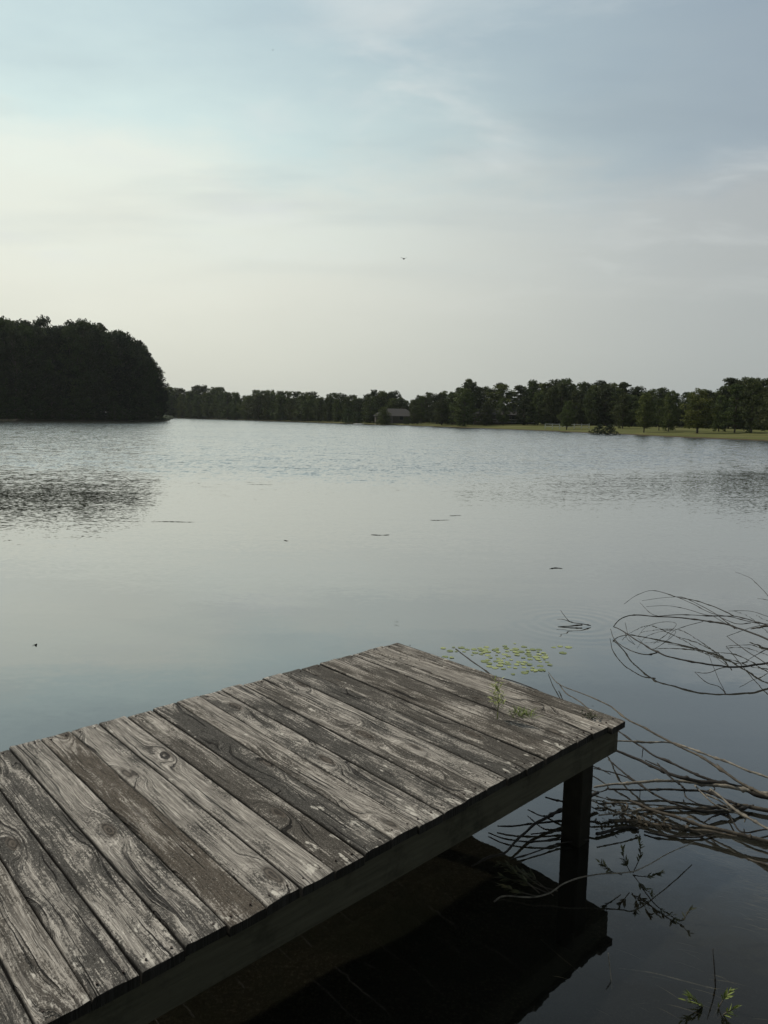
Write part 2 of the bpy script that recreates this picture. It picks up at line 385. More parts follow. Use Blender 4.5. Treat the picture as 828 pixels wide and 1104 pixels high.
for k in range(NB):
    s0 = k*PITCHB + rnd.uniform(-.0015, .0015); wd = PITCHB - rnd.uniform(.0035, .008)
    q0 = rnd.uniform(-.007, .007); q1 = LB + rnd.uniform(-.008, .008)
    if k == 0: q0 = -.024; s0 = 0.0
    if k in (2, 3): q0 = .006
    dzb = rnd.uniform(-.0025, .0025); tilt = rnd.uniform(-.02, .02); cup = rnd.uniform(-.002, .0035)
    dkv = darks.get(k, rnd.uniform(.3, .8)); brv = browns.get(k, rnd.choice((0, 0, .2)))
    seg = 90
    prof = [(0, -TH, 1), (0, -.008, 1), (.0022, -.0025, .4), (.006, 0, 0), (.25, 0, 0), (.5, 0, 0), (.75, 0, 0), (wd-.006, 0, 0), (wd-.0022, -.0025, .4), (wd, -.008, 1), (wd, -TH, 1)]
    prof = [(x if (x < .01 or x > .8*0+.76*0+wd*.9) and not x in (.25, .5, .75) else x*wd, z, sd) for x, z, sd in prof]
    rings = []
    bend = rnd.uniform(-.004, .004)
    for i in range(seg+1):
        f = i/seg; q = q0+(q1-q0)*f; ring = []
        for j, (x, z, sd) in enumerate(prof):
            xx = x; n1 = noise.noise(Vector((q*9, k*3.3, 0))); n2 = noise.noise(Vector((q*9, k*3.3, 7)))
            if j <= 2: xx += .0018*n1 + (.012*max(0, noise.noise(Vector((q*5, 1, 9)))+.1)+.004*noise.noise(Vector((q*40, 1, 9))) if k == 0 else 0)
            if j >= len(prof)-3: xx += .0018*n2
            zz = z + dzb + tilt*(x/wd-.5)*.14*.5 + cup*4*(x/wd-.5)**2 + .0012*noise.noise(Vector((q*4, x*20, k*5.))) + bend*4*(f-.5)**2
            qq = q
            e = .004*noise.noise(Vector((x*60, k*9.1, 2))) + .005*noise.noise(Vector((x*16, k*9.1, 5)))
            if i == 0: qq += e
            if i == seg: qq += e
            if i in (0, seg) and z > -.01: zz -= .002
            v = bm.verts.new(to_local(DK(s0+xx, qq, DZ+zz)))
            v[vco] = Vector((x, q-q0, k*1.0+.5)); v[vdk] = dkv; v[vbr] = brv; v[vsd] = sd
            ring.append(v)
        rings.append(ring)
    np_ = len(prof)
    for i in range(seg):
        for j in range(np_):
            f = bm.faces.new((rings[i][j], rings[i+1][j], rings[i+1][(j+1) % np_], rings[i][(j+1) % np_]))
    for rg, sg in ((rings[0], 1), (rings[-1], -1)):
        # the end faces get verts of their own so the painted end shade does not bleed over the top
        cp = []
        for v in rg:
            c2 = bm.verts.new(v.co); c2[vco] = v[vco]; c2[vdk] = v[vdk]; c2[vbr] = v[vbr]; c2[vsd] = 1; cp.append(c2)
        bm.faces.new(cp[::sg])
    if k < 24:
        for q in (.035, LB-.04):
            for x in (.03, wd-.03):
                nails.append(to_local(DK(s0+x+rnd.uniform(-.004, .004), q+rnd.uniform(-.006, .006), DZ+dzb+.0015)))
bmesh.ops.recalc_face_normals(bm, faces=bm.faces)
link('deck', bm, board_mat, dock)
nm = bmesh.new(); bmesh.ops.create_cone(nm, cap_ends=True, segments=8, radius1=.0036, radius2=.0036, depth=.006)
nl0 = link('nail', nm, nail_mat, dock); nl0.location = nails[0]
for c0 in nails[1:]: o_ = nl0.copy(); C.objects.link(o_); o_.parent = dock; o_.location = c0
LD = NB*PITCHB
def plank(name, s0, s1, q0, q1, z0, z1, m=rim_mat, parent=dock, seed=0):
    bm = bmesh.new(); n = 40; rings = []
    alongs = abs(s1-s0) > abs(q1-q0)
    for i in range(n+1):
        f = i/n
        if alongs: cs = [(s0+(s1-s0)*f, q) for q in (q0, q1)]
        else: cs = [(s, q0+(q1-q0)*f) for s in (s0, s1)]
        w_ = .002*noise.noise(Vector((f*6, seed, 0)))
        rings.append([bm.verts.new(to_local(DK(cs[0][0], cs[0][1], z0+w_))), bm.verts.new(to_local(DK(cs[1][0], cs[1][1], z0+w_))),
                      bm.verts.new(to_local(DK(cs[1][0], cs[1][1], z1))), bm.verts.new(to_local(DK(cs[0][0], cs[0][1], z1)))])
    for i in range(n):
        for j in range(4): bm.faces.new((rings[i][j], rings[i+1][j], rings[i+1][(j+1) % 4], rings[i][(j+1) % 4]))
    bm.faces.new(rings[0][::-1]); bm.faces.new(rings[-1])
    bmesh.ops.recalc_face_normals(bm, faces=bm.faces)
    return link(name, bm, m, parent)
zt = DZ-TH-.003
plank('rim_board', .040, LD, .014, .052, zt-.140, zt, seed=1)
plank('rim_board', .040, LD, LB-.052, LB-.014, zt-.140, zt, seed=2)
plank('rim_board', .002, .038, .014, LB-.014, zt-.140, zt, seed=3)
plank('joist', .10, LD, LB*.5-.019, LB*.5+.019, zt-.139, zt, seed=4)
def post(s, q):
    bm = bmesh.new(); h = .056; bev = .006
    prof = [(-h+bev, -h), (h-bev, -h), (h, -h+bev), (h, h-bev), (h-bev, h), (-h+bev, h), (-h, h-bev), (-h, -h+bev)]
    n = 14; rings = []; z0 = -1.0
    for i in range(n+1):
        z = z0+(zt-.002-z0)*i/n
        rings.append([bm.verts.new(to_local(DK(s+x+.0015*noise.noise(Vector((z*5, j, s))), q+y, z))) for j, (x, y) in enumerate(prof)])
    for i in range(n):
        for j in range(8): bm.faces.new((rings[i][j], rings[i][(j+1) % 8], rings[i+1][(j+1) % 8], rings[i+1][j]))
    bm.faces.new(rings[0]); bm.faces.new(rings[-1]); bmesh.ops.recalc_face_normals(bm, faces=bm.faces)
    return link('post', bm, post_mat, dock)
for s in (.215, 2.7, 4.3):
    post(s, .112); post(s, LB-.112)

# ------------------------------------------------------------------ twigs and branches
def bark(name, c0, c1, sp=.3):
    m, t, b = mat(name); tc = t.new('ShaderNodeTexCoord').outputs['Object']
    n = t.noise(tc, 22, 5, .7); nz = t.sep(t.new('ShaderNodeNewGeometry').outputs['Normal'])[2]
    t.set(b.inputs['Base Color'], t.mix(t.mr(n, .35, .65), c0, c1)); b.inputs['Roughness'].default_value = .75; b.inputs['Specular IOR Level'].default_value = sp
    t.set(b.inputs['Normal'], t.bump(t.noise(tc, 90, 4, .7), .003, .8)); return m
dark_bark = bark('dark_wet_bark_mat', (.008, .0075, .007), (.032, .027, .021))
grey_bark = bark('bleached_bark_mat', (.06, .054, .044), (.24, .215, .175))
brown_bark = bark('brown_bark_mat', (.026, .022, .017), (.10, .084, .062))
T1 = lambda x, y: (640+x/4.404, 760+y/4.404)      # enlarged views of the photograph the outlines were read from
T2 = lambda x, y: (640+x/4.404, 610+y/4.404)
T3 = lambda x, y: (500+x/4.14, 840+y/4.14)
T4 = lambda x, y: (500+x/2.524, 860+y/2.524)
def branch(lab, T, main, twigs=(), mt=dark_bark, r=(.012, .006), name='fallen_branch', cat='branch', group=None, seed=1, ext=0):
    """main / twigs: lists of (x, y, height); the first outline is the stem, the others its side twigs"""
    def pts(l, ext=0):
        ps = [P(*T(x, y), z) for x, y, z in l]
        if ext:
            d_ = (ps[-1]-ps[-2]).normalized(); d_.z = 0
            ps += [ps[-1]+d_*ext*.5+Vector((0, .03, -.02)), ps[-1]+d_*ext+Vector((0, -.05, -.09))]
        return ps
    mp = pts(main, ext); o = Vector((mp[0].x, mp[0].y, 0))
    root = tag(empty(name, o), lab, cat, group)
    bm = bmesh.new(); k_ = .76 if name != 'stalk' else 1; r = (r[0]*k_, r[1]*k_)
    tube(bm, [p-o for p in mp], r[0], r[1], 8, 7, seed=seed)
    link('stem', bm, mt, root)
    for i, tw in enumerate(twigs):
        ex = 0; rr = (r[1]*.8+r[0]*.15, r[1]*.35)
        if isinstance(tw, tuple): tw, ex, rr = tw; rr = (rr[0]*.92, rr[1]*.92)
        bm = bmesh.new(); tube(bm, [p-o for p in pts(tw, ex)], rr[0], rr[1], 6, 6, seed=seed*7+i); link('twig', bm, mt, root)
    return root
Z = lambda l, z0, z1: [(x, y, z0+(z1-z0)*i/(len(l)-1)) for i, (x, y) in enumerate(l)]

# arching limb on the upper right, tips bowed down to the water
branch('dark arching bare limb bowed over open water, its hooped twigs making a long loop', T2,
       [(95, 290, .07), (140, 310, .09), (200, 350, .12), (300, 410, .13), (400, 440, .13), (520, 465, .13), (640, 480, .12), (740, 475, .12), (828, 460, .12)],
       [(Z([(95, 288), (130, 252), (190, 234), (300, 240), (400, 246), (520, 260), (620, 276), (700, 300), (828, 350)], .08, .2), .9, (.005, .0095)),
        (Z([(80, 300), (100, 350), (160, 395), (240, 420), (300, 412)], .05, .12), 0, (.003, .006)),
        (Z([(145, 182), (200, 142), (270, 118), (340, 130), (400, 150), (480, 165), (560, 190), (620, 215), (665, 238)], .2, .24), 0, (.002, .006)),
        (Z([(300, 240), (420, 232), (560, 238), (680, 240), (760, 262), (828, 285)], .17, .22), .9, (.0035, .0065)),
        (Z([(230, 165), (350, 150), (430, 152), (520, 195), (590, 235), (670, 300)], .18, .2), 0, (.002, .005)),
        (Z([(220, 175), (270, 225), (310, 240)], .2, .17), 0, (.002, .003)),
        (Z([(250, 193), (350, 190), (440, 205), (530, 232), (600, 240)], .2, .2), 0, (.0018, .0035)),
        (Z([(210, 335), (250, 290), (320, 268), (380, 268), (390, 285), (340, 330), (285, 370)], .06, .03), 0, (.0018, .0026)),
        (Z([(355, 345), (380, 310), (440, 285), (520, 265)], .03, .15), 0, (.0018, .003)),
        (Z([(632, 335), (720, 400), (820, 465)], .05, .12), .5, (.003, .006)),
        (Z([(632, 335), (700, 310), (760, 290), (828, 285)], .05, .12), .7, (.002, .005)),
        (Z([(540, 405), (580, 435), (635, 475)], .0, .12), 0, (.0015, .003)),
        (Z([(700, 470), (760, 430), (828, 395)], .1, .12), .6, (.002, .004)),
        (Z([(640, 215), (740, 215), (828, 240)], .2, .2), .8, (.002, .004)),
        (Z([(600, 245), (680, 275), (745, 272)], .2, .2), 0, (.003, .004)),
        (Z([(150, 270), (165, 330), (200, 380), (245, 440)], .05, -.03), 0, (.0025, .002)),
        (Z([(400, 150), (480, 185), (560, 225), (665, 245), (760, 270), (828, 278)], .22, .22), .8, (.003, .005)),
        (Z([(560, 235), (620, 270), (680, 300)], .2, .17), 0, (.003, .003)),
        (Z([(480, 505), (540, 510), (600, 487), (640, 480)], .0, .12), 0, (.002, .005))],
       r=(.006, .0125), ext=1.0, seed=3)
branch('pale thick split piece of driftwood at the right edge beside the looping limb', T2, [(745, 300, .07), (790, 290, .1), (828, 285, .12)], mt=brown_bark, r=(.006, .026), name='driftwood', cat='driftwood', ext=.9, seed=4)
branch('thin forked twig hanging highest on the right, above the looping limb', T2, [(670, 28, .26), (715, 45, .25), (750, 62, .24), (790, 100, .22), (828, 142, .2)], [(Z([(778, 155), (828, 163)], .1, .12), .6, (.002, .004))], r=(.0022, .005), ext=.7, seed=5)

# drowned brush pile beside the dock corner
branch('long grey-brown bare branch arching from beyond the dock corner across the brush pile', lambda x, y: T1(x, y),
       [(-215, -155, .01), (-165, -100, .05), (-60, -55, .12), (70, 0, .18), (145, 60, .22), (250, 115, .24), (400, 195, .24), (520, 250, .24), (640, 330, .22), (740, 390, .2), (828, 432, .2)],
       [(Z([(640, 330), (628, 318), (600, 295), (585, 280)], .22, .23), 0, (.005, .003)),
        (Z([(-165, -100), (-130, -55), (-70, -20), (-20, 20)], .03, .08), 0, (.004, .005))], mt=brown_bark, r=(.0035, .0125), ext=.8, seed=6)
branch('smooth pale grey curved stick, topmost on the right of the brush pile', T1,
       Z([(95, 168), (250, 178), (370, 180), (480, 215), (600, 260), (720, 310), (828, 345)], .2, .22), mt=grey_bark, r=(.0055, .010), ext=.8, seed=7)
branch('straight dark stick slanting from under the dock corner into the middle of the pile', T1,
       Z([(105, 118), (200, 180), (300, 245), (420, 300), (520, 345), (640, 375), (740, 395)], .2, .15),
       [(Z([(235, 205), (230, 250)], .19, .1), 0, (.003, .002))], r=(.006, .011), seed=8)
branch('thick dark limb with a kinked pale side twig, running under the dock corner', T1,
       Z([(60, 200), (90, 212), (200, 255), (300, 300), (400, 345), (500, 365), (640, 380), (828, 440)], .2, .14),
       [(Z([(245, 262), (300, 288), (340, 310), (370, 335)], .17, .16), 0, (.004, .004)), (Z([(300, 275), (330, 310), (375, 350), (410, 375), (432, 398)], .2, .14), 0, (.004, .006))], r=(.009, .0175), ext=.8, seed=9)
branch('long pale brown pole lying level across the middle of the brush pile', T1,
       Z([(0, 390), (30, 383), (140, 372), (280, 365), (420, 365), (560, 380), (700, 400), (828, 425)], .12, .15),
       [(Z([(560, 378), (575, 400), (548, 410)], .14, .1), 0, (.004, .003))], mt=grey_bark, r=(.0065, .017), ext=.9, seed=10)
branch('knobbly black stick lying just below the level pale pole', T1, Z([(70, 402), (200, 405), (320, 400), (430, 405), (520, 412), (600, 440), (680, 470)], .03, .05),
       [(Z([(430, 405), (440, 440), (500, 470), (560, 480)], .03, .01), 0, (.004, .003))], r=(.007, .010), seed=11)
branch('dark sagging branch sweeping from beside the post down to the water', T1,
       Z([(70, 260), (130, 310), (200, 365), (300, 430), (420, 480), (520, 505), (640, 500), (760, 480)], .12, .02),
       [(Z([(0, 300), (80, 318), (160, 345), (215, 375)], .1, .09), 0, (.003, .005))], r=(.0055, .010), seed=12)
branch('straight pale-topped log, lowest and thickest in the brush pile', T1,
       Z([(170, 458), (250, 490), (400, 540), (520, 575), (640, 605), (740, 630), (828, 648)], .06, .05),
       [(Z([(150, 500), (150, 466), (20, 468)], .05, .06), 0, (.006, .005))], mt=brown_bark, r=(.010, .014), ext=1.0, seed=13, name='log', cat='log')
branch('dark brown rounded log floating behind the pale-topped log', T1,
       Z([(200, 500), (300, 495), (450, 490), (600, 485), (700, 480), (828, 503)], .01, .02), mt=brown_bark, r=(.010, .018), ext=1.0, seed=14, name='log', cat='log')
branch('mud-coloured half-sunk log in front of the dark brown one', T1,
       Z([(70, 545), (180, 555), (300, 570), (420, 590), (560, 600), (680, 625)], .0, .0), mt=brown_bark, r=(.014, .009), seed=15, name='log', cat='log')
branch('bleached forked stick crossing the pile down to the right frame edge', T1,
       Z([(555, 398), (600, 435), (640, 470), (720, 530), (828, 588)], .14, .1),
       [(Z([(480, 380), (560, 460), (640, 500), (715, 530), (716, 556)], .13, .02), 0, (.005, .004)), (Z([(520, 420), (600, 455), (655, 500)], .1, .08), 0, (.005, .004))], mt=grey_bark, r=(.007, .009), ext=.8, seed=16)
branch('black bow-shaped stick afloat nearest the post foot, its ends curled up', T1, Z([(15, 612), (60, 600), (110, 585), (165, 577), (215, 590)], .015, .01), r=(.012, .009), seed=17)
branch('thin black curved stick lying along the near side of the lowest log', T1, Z([(240, 600), (300, 615), (400, 625), (500, 625), (570, 612)], .01, .01), r=(.006, .006), seed=18)
branch('crooked dark stick right of the lowest log by the frame edge', T1, Z([(520, 560), (570, 530), (640, 520), (700, 602), (828, 590)], .02, .02), r=(.005, .006), ext=.5, seed=19)
branch('short bent pale twig resting on the leaf clump beside the post', T1, Z([(25, 525), (70, 520), (120, 515), (180, 505), (232, 492)], .09, .08), mt=grey_bark, r=(.005, .005), seed=20)
branch('dark hooked twig tight against the right side of the post', T1, Z([(-20, 330), (20, 352), (68, 390), (35, 412), (-10, 405)], .08, .05), [(Z([(-10, 290), (40, 310), (80, 330)], .09, .08), 0, (.004, .003))], r=(.005, .004), seed=21)
# left of the post, in the water behind the dock's front
branch('long crooked black branch reaching left behind the post, its tip pale', T3,
       Z([(600, 60), (470, 120), (380, 165), (310, 205), (240, 265), (180, 330), (100, 352), (35, 388)], .06, .02),
       [(Z([(600, 190), (470, 185), (330, 200), (220, 210), (150, 208)], .05, .02), 0, (.006, .004)), (Z([(470, 130), (400, 155), (350, 165), (285, 135)], .06, .02), 0, (.005, .003))], r=(.013, .005), seed=22)
branch('thin zigzag black stick in open water left of the post', T3, Z([(110, 240), (190, 268), (300, 278), (400, 270), (470, 240), (560, 220)], .01, .03), r=(.004, .008), seed=23)
branch('broken black twig close under the dock rim left of the post', T3, Z([(365, 80), (420, 95), (470, 100), (540, 70)], .06, .08), r=(.006, .008), seed=24)
branch('slender dark twig afloat left of the post foot, pointing at the leafy brush', T3, Z([(210, 358), (330, 322), (420, 290), (480, 280), (560, 270)], .01, .02), r=(.004, .006), seed=25)
branch('short dark twig between the two branches left of the post', T3, Z([(300, 245), (400, 235), (470, 220), (560, 190)], .02, .03), r=(.004, .006), seed=27)

# leafy sprigs
def leafmat(name, a, b_, rough=.6):
    m, t, b = mat(name)
    n = t.attr('tint'); tc = t.new('ShaderNodeTexCoord').outputs['Object']
    c = t.mix(n, a, b_); c = t.mix(t.mr(t.noise(tc, 1.2, 3), .35, .65, 0, .3), c, tuple(x*.5 for x in a))
    if 'foliage' in name:
        oi = t.new('ShaderNodeObjectInfo').outputs['Random']
        c = t.mix(1.0, c, t.ramp(oi, [(0, (.55, .62, .6)), (.4, (1, .95, .8)), (.7, (1.1, 1.25, .9)), (1, (1.7, 1.6, 1.1))]), 'MULTIPLY')
    t.set(b.inputs['Base Color'], c); b.inputs['Roughness'].default_value = rough; b.inputs['Specular IOR Level'].default_value = .25
    tl = t.new('ShaderNodeBsdfTranslucent'); t.set(tl.inputs[0], c)
    mx = t.new('ShaderNodeMixShader'); mx.inputs[0].default_value = .22
    t.l.new(b.outputs[0], mx.inputs[1]); t.l.new(tl.outputs[0], mx.inputs[2]); t.l.new(mx.outputs[0], t.n['Material Output'].inputs[0])
    return m
def leaf(bm, p, d_, L, W, lay, tint, nrm=None):
    d_ = d_.normalized(); s = d_.cross(nrm or Vector((0, 0, 1)))
    if s.length < .05: s = Vector((1, 0, 0))
    s.normalize(); n_ = s.cross(d_)
    rows = []
    for f, wv in ((0, .12), (.3, .9), (.6, .85), (1, .05)):
        c0 = p+d_*L*f - n_*L*.12*f*f
        rows.append((bm.verts.new(c0-s*W*.5*wv+n_*W*.12*wv), bm.verts.new(c0), bm.verts.new(c0+s*W*.5*wv+n_*W*.12*wv)))
    for a_, b2 in zip(rows, rows[1:]):
        for j in (0, 1):
            f = bm.faces.new((a_[j], a_[j+1], b2[j+1], b2[j])); f.smooth = True
    for r_ in rows:
        for v in r_: v[lay] = tint
olive = leafmat('drab_leaf_mat', (.035, .040, .022), (.12, .12, .06))
green = leafmat('weed_leaf_mat', (.05, .075, .018), (.22, .27, .07))
lily = leafmat('lily_pad_mat', (.17, .21, .075), (.40, .45, .19), .4)
deadleaf = leafmat('dead_leaf_mat', (.03, .026, .018), (.14, .115, .075))
def sprig(lab, stems, leafm, stemm, nl, L, W, name='leafy_sprig', cat='plant', seed=0, spread=.6):
    rnd = random.Random(seed); o = Vector((stems[0][0].x, stems[0][0].y, 0)); root = tag(empty(name, o), lab, cat)
    bs = bmesh.new(); bl = bmesh.new(); lay = bl.verts.layers.float.new('tint')
    for i, (ps, r0, r1) in enumerate([(s[:-2], s[-2], s[-1]) for s in stems]):
        ps = [p-o for p in ps]; tube(bs, ps, r0, r1, 5, 5, seed=seed+i, knobs=False)
        cp = catmull(ps, 6)
        for _ in range(nl):
            j = rnd.randrange(len(cp)//3, len(cp)); d_ = (cp[min(j+1, len(cp)-1)]-cp[max(0, j-1)])
            if d_.length < 1e-6: continue
            d_ = d_.normalized()+Vector([rnd.uniform(-1, 1) for _ in range(3)])*spread+Vector((0, 0, .1))
            leaf(bl, cp[j], d_, L*rnd.uniform(.6, 1.2), W*rnd.uniform(.7, 1.2), lay, rnd.random(), Vector((rnd.uniform(-.6, .6), rnd.uniform(-.6, .6), 1)))
    link('stem', bs, stemm, root); link('leaves', bl, leafm, root)
    return root
q = lambda T, x, y, z: P(*T(x, y), z)
sprig('drab leafy sprig on a long bowed twig in the water in front of the post', [
    [q(T3, 135, 548, .0), q(T3, 180, 522, .01), q(T3, 300, 527, .02), q(T3, 380, 510, .03), q(T3, 450, 465, .06), q(T3, 570, 430, .08), q(T4, 430, 205, .09), q(T4, 480, 195, .1), q(T4, 560, 150, .09), q(T4, 625, 122, .06), .004, .0025]],
    olive, grey_bark, 0, .05, .02, seed=1)
sprig('drab upright leafy shoots with curled leaves right of the post foot', [
    [q(T4, 455, 205, .05), q(T4, 440, 175, .10), q(T4, 430, 140, .15), .0025, .001], [q(T4, 460, 205, .05), q(T4, 480, 160, .12), q(T4, 478, 120, .18), .0025, .001],
    [q(T4, 430, 210, .05), q(T4, 400, 200, .08), q(T4, 372, 178, .12), .0025, .001], [q(T4, 460, 210, .05), q(T4, 500, 215, .06), q(T4, 535, 205, .10), .0025, .001],
    [q(T4, 460, 210, .05), q(T4, 485, 240, .04), q(T4, 510, 262, .05), .0025, .001], [q(T4, 480, 240, .03), q(T4, 520, 290, .01), q(T4, 560, 318, .01), q(T4, 592, 335, .01), q(T4, 617, 300, .06), .003, .0015]],
    olive, dark_bark, 20, .032, .011, seed=2, spread=.8)
sprig('half-drowned greenish brush with narrow leaves in the dark water left of the post', [
    [q(T3, 420, 500, .01), q(T3, 330, 470, .03), q(T3, 230, 400, .05), q(T3, 170, 380, .04), .004, .002], [q(T3, 380, 510, .01), q(T3, 280, 470, .03), q(T3, 180, 440, .03), .003, .0015],
    [q(T3, 340, 510, .01), q(T3, 260, 440, .05), q(T3, 210, 410, .06), .003, .0015], [q(T3, 400, 520, .01), q(T3, 310, 440, .03), q(T3, 250, 410, .03), .003, .0015],
    [q(T3, 330, 525, .01), q(T3, 240, 500, .02), q(T3, 175, 480, .01), .003, .0015]],
    olive, brown_bark, 34, .045, .011, seed=3, spread=.45, name='drowned_brush', cat='brush')
sprig('small bright green fern-like water plant near the bottom right corner', [
    [q(T4, 680, 600, -.05), q(T4, 700, 560, .02), q(T4, 725, 525, .07), .003, .001], [q(T4, 675, 600, -.05), q(T4, 650, 570, .0), q(T4, 600, 550, .04), .003, .001],
    [q(T4, 690, 605, -.05), q(T4, 715, 585, .02), q(T4, 735, 575, .05), .003, .001], [q(T4, 670, 590, -.05), q(T4, 640, 560, .02), q(T4, 615, 540, .05), .002, .001]],
    green, brown_bark, 11, .045, .009, seed=4, spread=.55, name='water_plant', cat='plant')
branch('single thin dark stalk standing out of the water above the green water plant', T4, [(685, 516, .0), (682, 470, .07), (678, 410, .15)], r=(.003, .0015), name='stalk', cat='stalk', seed=28)
branch('faint pale stick lying just under the water left of the thin stalk', T4, Z([(425, 465), (520, 478), (620, 505), (690, 522)], -.02, -.01), mt=grey_bark, r=(.003, .003), seed=29, name='sunken_stick', cat='stick')
branch('pale forked reed stub poking up below the dock corner reflection', T4, [(402, 520, -.02), (398, 470, .03), (393, 422, .08)], mt=grey_bark, r=(.003, .002), seed=30, name='reed_stub', cat='reed')
branch('pale sunken stick with grit on it at the right edge below the log', T4, Z([(600, 118), (720, 150), (790, 172), (828, 182)], -.02, .01), mt=brown_bark, r=(.005, .009), seed=31, ext=.4, name='sunken_stick', cat='stick')
branch('sunken dark twig under water beside the dock shadow, slanting to the lower right', T4, Z([(210, 385), (260, 430), (320, 480)], -.03, -.03), mt=brown_bark, r=(.003, .003), seed=32, name='sunken_stick', cat='stick')

# clump of dead leaves and litter by the post
def litter(lab, T, pts, n, spr, L, seed, m=deadleaf, name='leaf_litter', cat='leaves', kind='stuff'):
    rnd = random.Random(seed); bm = bmesh.new(); lay = bm.verts.layers.float.new('tint')
    cs = [q(T, *p) for p in pts]; o = Vector((cs[0].x, cs[0].y, 0))
    for _ in range(n):
        c0 = rnd.choice(cs).lerp(rnd.choice(cs), rnd.random()*.6)
        p = c0-o+Vector((rnd.gauss(0, spr), rnd.gauss(0, spr), abs(rnd.gauss(0, .015))))
        leaf(bm, p, Vector((rnd.uniform(-1, 1), rnd.uniform(-1, 1), rnd.uniform(-.3, .5))), L*rnd.uniform(.5, 1.3), L*rnd.uniform(.2, .6), lay, rnd.random()**2, Vector((rnd.uniform(-1, 1), rnd.uniform(-1, 1), 1)))
    ob = link(name, bm, m); ob.location = o
    return tag(ob, lab, cat, kind=kind)
litter('brown dead leaves and litter caught in the brush pile beside the post', T1, [(40, 490, .03), (80, 530, .02), (150, 540, .02), (200, 520, .02), (250, 560, .0), (60, 510, .05), (350, 570, .0), (450, 590, .0)], 150, .035, .034, 5)

pale_silt = leafmat('sunken_straw_mat', (.10, .085, .06), (.30, .26, .19))
def straw(lab, T, c0, sx, sy, n, z, seed):
    rnd = random.Random(seed); bm = bmesh.new(); lay = bm.verts.layers.float.new('tint'); o = q(T, c0[0], c0[1], 0)
    for _ in range(n):
        p = q(T, c0[0]+rnd.gauss(0, sx), c0[1]+rnd.gauss(0, sy), z)-o; p.z = z+rnd.uniform(-.03, .0)
        leaf(bm, p, Vector((1, rnd.gauss(-.25, .35), rnd.gauss(0, .05))), rnd.uniform(.04, .15), rnd.uniform(.002, .006), lay, rnd.random())
    ob = link('sunken_straw', bm, pale_silt); ob.location = o
    return tag(ob, lab, 'sunken straw', kind='stuff')
straw('pale straw and weed lying just under the water at the right edge below the log', T4, (720, 150), 60, 18, 170, -.03, 71)
straw('bed of sunken straw in the shallows at the right edge', T4, (770, 250), 55, 30, 190, -.07, 72)
straw('thin scatter of sunken stems in the dark water near the bottom right', T4, (560, 480), 160, 70, 26, -.08, 73)

# weeds on the dock
def grass_tuft(lab, base, n, hgt, spr, seed, m=green, name='weed', cat='plant', lean=(0, 0), wid=.0035):
    rnd = random.Random(seed); bm = bmesh.new(); lay = bm.verts.layers.float.new('tint')
    for _ in range(n):
        p = Vector((rnd.gauss(0, spr), rnd.gauss(0, spr), 0)); h = hgt*rnd.uniform(.45, 1.1)
        d_ = Vector((rnd.uniform(-1, 1)+lean[0], rnd.uniform(-1, 1)+lean[1], rnd.uniform(.5, 1.3))).normalized()
        prev = None; tint = rnd.random(); sd = d_.cross(Vector((0, 0, 1))).normalized()
        for i in range(6):
            f = i/5; c0 = p+d_*h*f + Vector((d_.x, d_.y, -.6))*h*.45*f*f; wv = wid*(1-f*.85)
            cur = (bm.verts.new(c0-sd*wv), bm.verts.new(c0+sd*wv))
            for v in cur: v[lay] = tint
            if prev: bm.faces.new((prev[0], prev[1], cur[1], cur[0]))
            prev = cur
    o = link(name, bm, m); o.location = base
    return tag(o, lab, cat)
g0 = P(536, 777, DZ-.01)
grass_tuft('low dark green tuft of weed lying in a gap of the dock boards', P(562, 772, DZ-.012), 130, .065, .024, 3, green)
wd_root = tag(empty('weed', g0), 'single tall thin yellow-green weed growing up between the dock boards', 'plant')
bs = bmesh.new(); bl = bmesh.new(); lay = bl.verts.layers.float.new('tint'); rnd = random.Random(9)
top = P(535, 735, DZ+.0)
stem = [Vector((0, 0, 0)), Vector((.004, .002, .07)), Vector((.0, .0, .14)), Vector((-.004, .004, .21))]
tube(bs, stem, .0028, .0013, 5, 5, seed=2, knobs=False)
for sgn, zz in ((1, .07), (-1, .06), (1, .09), (-1, .1)):
    tube(bs, [Vector((0, 0, zz)), Vector((sgn*.02, .004, zz+.035)), Vector((sgn*.032, .0, zz+.075))], .0013, .0006, 4, 4, seed=5, knobs=False)
cps = [v for v in catmull(stem, 8) if v.z > .07]
for _ in range(80):
    p = rnd.choice(cps)+Vector((rnd.uniform(-.03, .03), rnd.uniform(-.015, .015), rnd.uniform(-.01, .02)))
    leaf(bl, p, Vector((rnd.uniform(-1, 1), rnd.uniform(-.6, .6), rnd.uniform(0, 1.2))), rnd.uniform(.022, .042), rnd.uniform(.006, .011), lay, rnd.uniform(.5, 1))
bright = leafmat('bright_weed_mat', (.16, .19, .06), (.36, .40, .15))
link('stem', bs, bright, wd_root); link('leaves', bl, bright, wd_root)
litter('brown twiggy moss and debris caught on the end board near the dock corner', lambda x, y: (x, y), [(628, 772, DZ+.004), (636, 773, DZ+.004), (640, 775, DZ+.003)], 60, .012, .02, 6, olive, 'moss_tuft', 'moss')
litter('rusty brown pine litter scattered on the far corner of the dock', lambda x, y: (x, y), [(420, 702, DZ+.003), (432, 706, DZ+.003), (440, 712, DZ+.003), (425, 712, DZ+.003)], 70, .055, .013, 7, deadleaf, 'pine_litter', 'leaves')

# stick lying beyond the far edge of the dock
branch('slim black stick slanting out of the water behind the dock by the lily pads', lambda x, y: (470+x/5.52, 680+y/5.52),
       Z([(118, 108), (170, 150), (320, 255), (350, 272), (460, 300), (580, 345), (700, 400)], .16, .10), r=(.0065, .0045), seed=33, name='fallen_branch')
